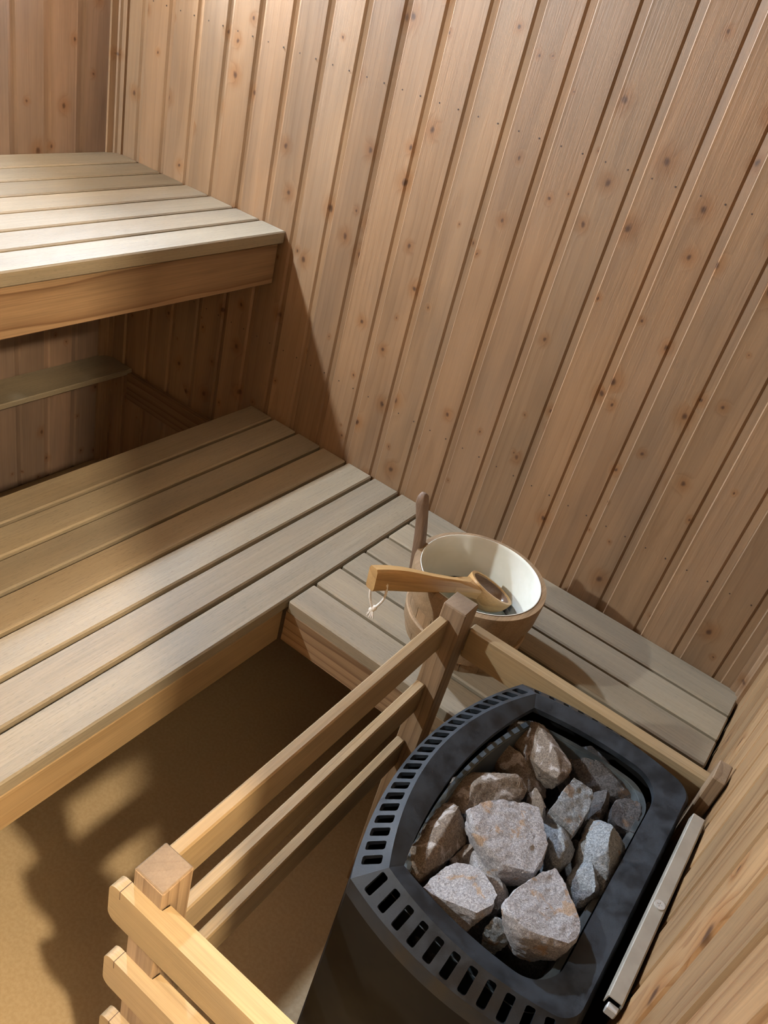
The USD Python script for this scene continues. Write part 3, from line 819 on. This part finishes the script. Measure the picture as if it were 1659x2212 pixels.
def lathe(prof, n=96, c=(BX, BYC)):
    """Closed profile (r, z) spun about the vertical through c."""
    a = np.arange(n) * 2 * math.pi / n
    P = np.array(prof, float)
    loops = [np.c_[c[0] + P[:, 0] * math.cos(t), c[1] + P[:, 0] * math.sin(t), Z(0) + P[:, 1]] for t in a]
    return loft(loops)


NS = 18
for k in range(NS):
    a0, a1 = 2 * math.pi * k / NS + .004, 2 * math.pi * (k + 1) / NS - .004
    m = ring_sector([(.0, .1045), (.07, .1095), (.142, .1150)], [(.0, .0975), (.07, .1030), (.142, .1092)], a0, a1, 5)
    am = (a0 + a1) / 2
    rad = np.array([math.cos(am), math.sin(am), 0])
    put(bk, 'stave', m, M_bucket, frame=((BX, BYC, Z(0)) + rad * .1, np.array([-rad[1], rad[0], 0]), rad, AX['z']))
put(bk, 'rim_collar', lathe([(.1122, .088), (.1195, .091), (.1228, .138), (.1218, .1438), (.1120, .1450), (.1118, .143)]), M_bucket, frame=((BX, BYC, Z(.1)), AX['z'], AX['x'], AX['y']), smooth=40, tone=.3)
put(bk, 'hoop', lathe([(.1060, .022), (.1090, .0215), (.1120, .024), (.1150, .052), (.1125, .0545), (.1082, .054)]), M_bucket, frame=((BX, BYC, Z(.1)), AX['z'], AX['x'], AX['y']), smooth=40, tone=.75)
put(bk, 'plastic_liner', lathe([(.0005, .0125), (.0905, .0125), (.0945, .017), (.1078, .140), (.1094, .1455), (.1104, .1464), (.1115, .1460), (.1113, .1450), (.1103, .144), (.1093, .1405), (.0955, .0135), (.0925, .0105), (.0005, .0105)], n=128), M_plastic, smooth=40)
# the tall stave that serves as a handle
ah = math.radians(189)
rd, tg = np.array([math.cos(ah), math.sin(ah), 0]), np.array([-math.sin(ah), math.cos(ah), 0])
base = np.array([BX, BYC, 0]) + rd * .121
sec = []
hz = np.array([.06, .10, .14, .17, .20, .228, .240, .2455])
hw = np.array([.017, .0165, .0150, .0125, .0125, .0145, .0120, .006])
ht = np.array([.0075, .0085, .0100, .0100, .0095, .0100, .0085, .005])
lean = np.array([-.004, -.001, .003, .008, .014, .021, .023, .024])
for z, w, tt, le in zip(hz, hw, ht, lean):
    a = np.arange(16) * 2 * math.pi / 16
    ring = np.sign(np.cos(a)) * np.abs(np.cos(a)) ** .6
    ring2 = np.sign(np.sin(a)) * np.abs(np.sin(a)) ** .6
    sec.append([base + rd * (le + tt * c2) + tg * (w * s2) + [0, 0, Z(z)] for c2, s2 in zip(ring2, ring)])
S = np.array(sec)
hm = loft(S, closed=False)
v = np.vstack([hm.vertices, S[0].mean(0), S[-1].mean(0)])
n0 = len(hm.vertices)
ff = list(hm.faces)
for j in range(16):
    ff += [[n0, (j + 1) % 16, j], [n0 + 1, n0 - 16 + j, n0 - 16 + (j + 1) % 16]]
hm = trimesh.Trimesh(v, np.array(ff), process=False)
hm.fix_normals()
put(bk, 'handle', hm, M_dark_handle, frame=(base, tg, rd, AX['z']), smooth=50, label='dark upright handle stave')
wt = lathe([(.0005, .0150), (.0925, .0165), (.0977, .0555), (.0972, .0560), (.0005, .0560)], n=96)
put('/World', 'bucket_water', wt, M_water, smooth=40)
tag(stage.GetPrimAtPath('/World/bucket_water'), 'clear water standing in the bottom of the white lined bucket', 'water')

# ------------------------------------------------------------------ ladle
ld = thing('ladle', 'golden wooden ladle lying across the bucket with its bowl inside', 'ladle')
Bc = np.array([1.3842, -0.2680, Z(.100)])                                   # bowl centre
Rm = np.array([1.3254, -0.4245, Z(0.162)])
E = np.array([1.2732, -0.5287, Z(0.192)])
Nk = np.array([1.3592, -0.3484, Z(0.135)])
MOUTH = np.array([.30, .45, .84])                                     # the bowl's mouth looks up and away from the handle
MOUTH /= np.linalg.norm(MOUTH)
_h = (Bc - E) / np.linalg.norm(Bc - E)
LA = _h - MOUTH * (_h @ MOUTH)
LA /= np.linalg.norm(LA)
mouth, la, lb_ = MOUTH, LA, np.cross(MOUTH, LA)
ctrl = np.array([E, E * .7 + Rm * .3 + [0, 0, .003], Rm, Nk, Bc - LA * .046 - MOUTH * .014])
from scipy.interpolate import CubicSpline
tt = np.r_[0, np.cumsum(np.linalg.norm(np.diff(ctrl, axis=0), axis=1))]
cs_ = CubicSpline(tt, ctrl)
ts = np.linspace(0, tt[-1], 22)
path_ = cs_(ts)
dr = np.gradient(path_, axis=0)
dr /= np.linalg.norm(dr, axis=1, keepdims=True)
hull = []
prev = None
fr = ts / tt[-1]
hw = np.interp(fr, [0, .35, .75, 1], [.0120, .0115, .0085, .0085])
hh = np.interp(fr, [0, .25, .5, .75, 1], [.0190, .0182, .0145, .0115, .0100])
rings = []
for k in range(len(ts)):
    side = np.cross(dr[k], AX['z'])
    side /= np.linalg.norm(side)
    up = np.cross(side, dr[k])
    roll = math.radians(14)
    s2, u2 = side * math.cos(roll) + up * math.sin(roll), up * math.cos(roll) - side * math.sin(roll)
    w, h = hw[k], hh[k]
    e = .25
    oct_ = [(1, 1 - e), (1 - e, 1), (-(1 - e), 1), (-1, 1 - e), (-1, -(1 - e)), (-(1 - e), -1), (1 - e, -1), (1, -(1 - e))]
    rings.append([path_[k] + s2 * w * a + u2 * h * b for a, b in oct_])
R3 = np.array(rings)
hd = loft(R3, closed=False)
v = np.vstack([hd.vertices, R3[0].mean(0), R3[-1].mean(0)])
n0 = len(hd.vertices)
ff = list(hd.faces)
for j in range(8):
    ff += [[n0, (j + 1) % 8, j], [n0 + 1, n0 - 8 + j, n0 - 8 + (j + 1) % 8]]
hd = trimesh.Trimesh(v, np.array(ff), process=False)
hd.fix_normals()
hdir = (Bc - E) / np.linalg.norm(Bc - E)
hside = np.cross(hdir, AX['z'])
hside /= np.linalg.norm(hside)
def bowl_solid(a, b, c):
    s = trimesh.creation.icosphere(4)
    s.vertices = s.vertices * [a, b, c]
    M = np.eye(4)
    M[:3, 0], M[:3, 1], M[:3, 2], M[:3, 3] = la, lb_, mouth, Bc
    s.apply_transform(M)
    return to_man(s)


outer = bowl_solid(.062, .040, .043)
inner = bowl_solid(.055, .0345, .037)
outer = outer.trim_by_plane((-mouth).tolist(), float(-(Bc + mouth * .004) @ mouth))
neck = m3.Manifold.hull_points(np.vstack([R3[-7], R3[-4], [Bc - la * a + lb_ * b - mouth * c for a, b, c in
                               ((.034, .022, .0), (.034, -.022, .0), (.036, .020, .020), (.036, -.020, .020), (.050, .008, .002), (.050, -.008, .002), (.022, .0, .034))]]))
solid = (to_man(hd) + outer + neck) - inner
put(ld, 'handle_and_bowl', solid, M_ladle, frame=(Bc, hside, np.cross(hdir, hside), hdir), smooth=32)
cup = (bowl_solid(.0552, .0347, .0372) - bowl_solid(.0544, .0339, .0364)).trim_by_plane((-mouth).tolist(), float(-(Bc + mouth * .0015) @ mouth))
put(ld, 'bowl_lining', cup, M_bowl_in, frame=(Bc, hside, np.cross(hdir, hside), hdir), smooth=True, label='dark wet inside of the bowl')
# cord loop
hole = path_[2]
hs = np.cross(dr[2], AX['z'])
hs /= np.linalg.norm(hs)
kn = np.array([*(hole + hs * .004 - dr[2] * .008)[:2], Z(.192) - .066])
A0 = hole + hs * .0125 + [0, 0, -.004]
A1 = hole - hs * .0125 + [0, 0, -.004] - dr[2] * .004
def arc(a, b, bulge, n=14):
    t = np.linspace(0, 1, n)[:, None]
    return a * (1 - t) + b * t + np.sin(t * math.pi) * bulge
cord = [tube(arc(A0, kn, dr[2] * .006 + hs * .004), .0022, 8), tube(arc(A1, kn, -dr[2] * .009 - hs * .002), .0022, 8), tube([A0, hole, A1], .0022, 8)]
cd = put(ld, 'cord', cord, M_rope, smooth=True, label='thin white cotton cord loop')
kpts = [trimesh.creation.icosphere(2, .0046).apply_translation(kn + o) for o in ([0, 0, 0], [.002, .001, .0035], [-.002, 0, -.003])]
rk = np.random.default_rng(4)
for k in range(9):
    dv = np.array([rk.normal(0, .5), rk.normal(0, .5), -1.0]) + hs * -.2
    dv /= np.linalg.norm(dv)
    kpts.append(tube([kn, kn + dv * .008 + [0, 0, .001], kn + dv * rk.uniform(.013, .017)], [.0014, .0012, .0009], 6))
put(cd, 'knot', kpts, M_rope, smooth=True, label='frayed white knot of the cord')
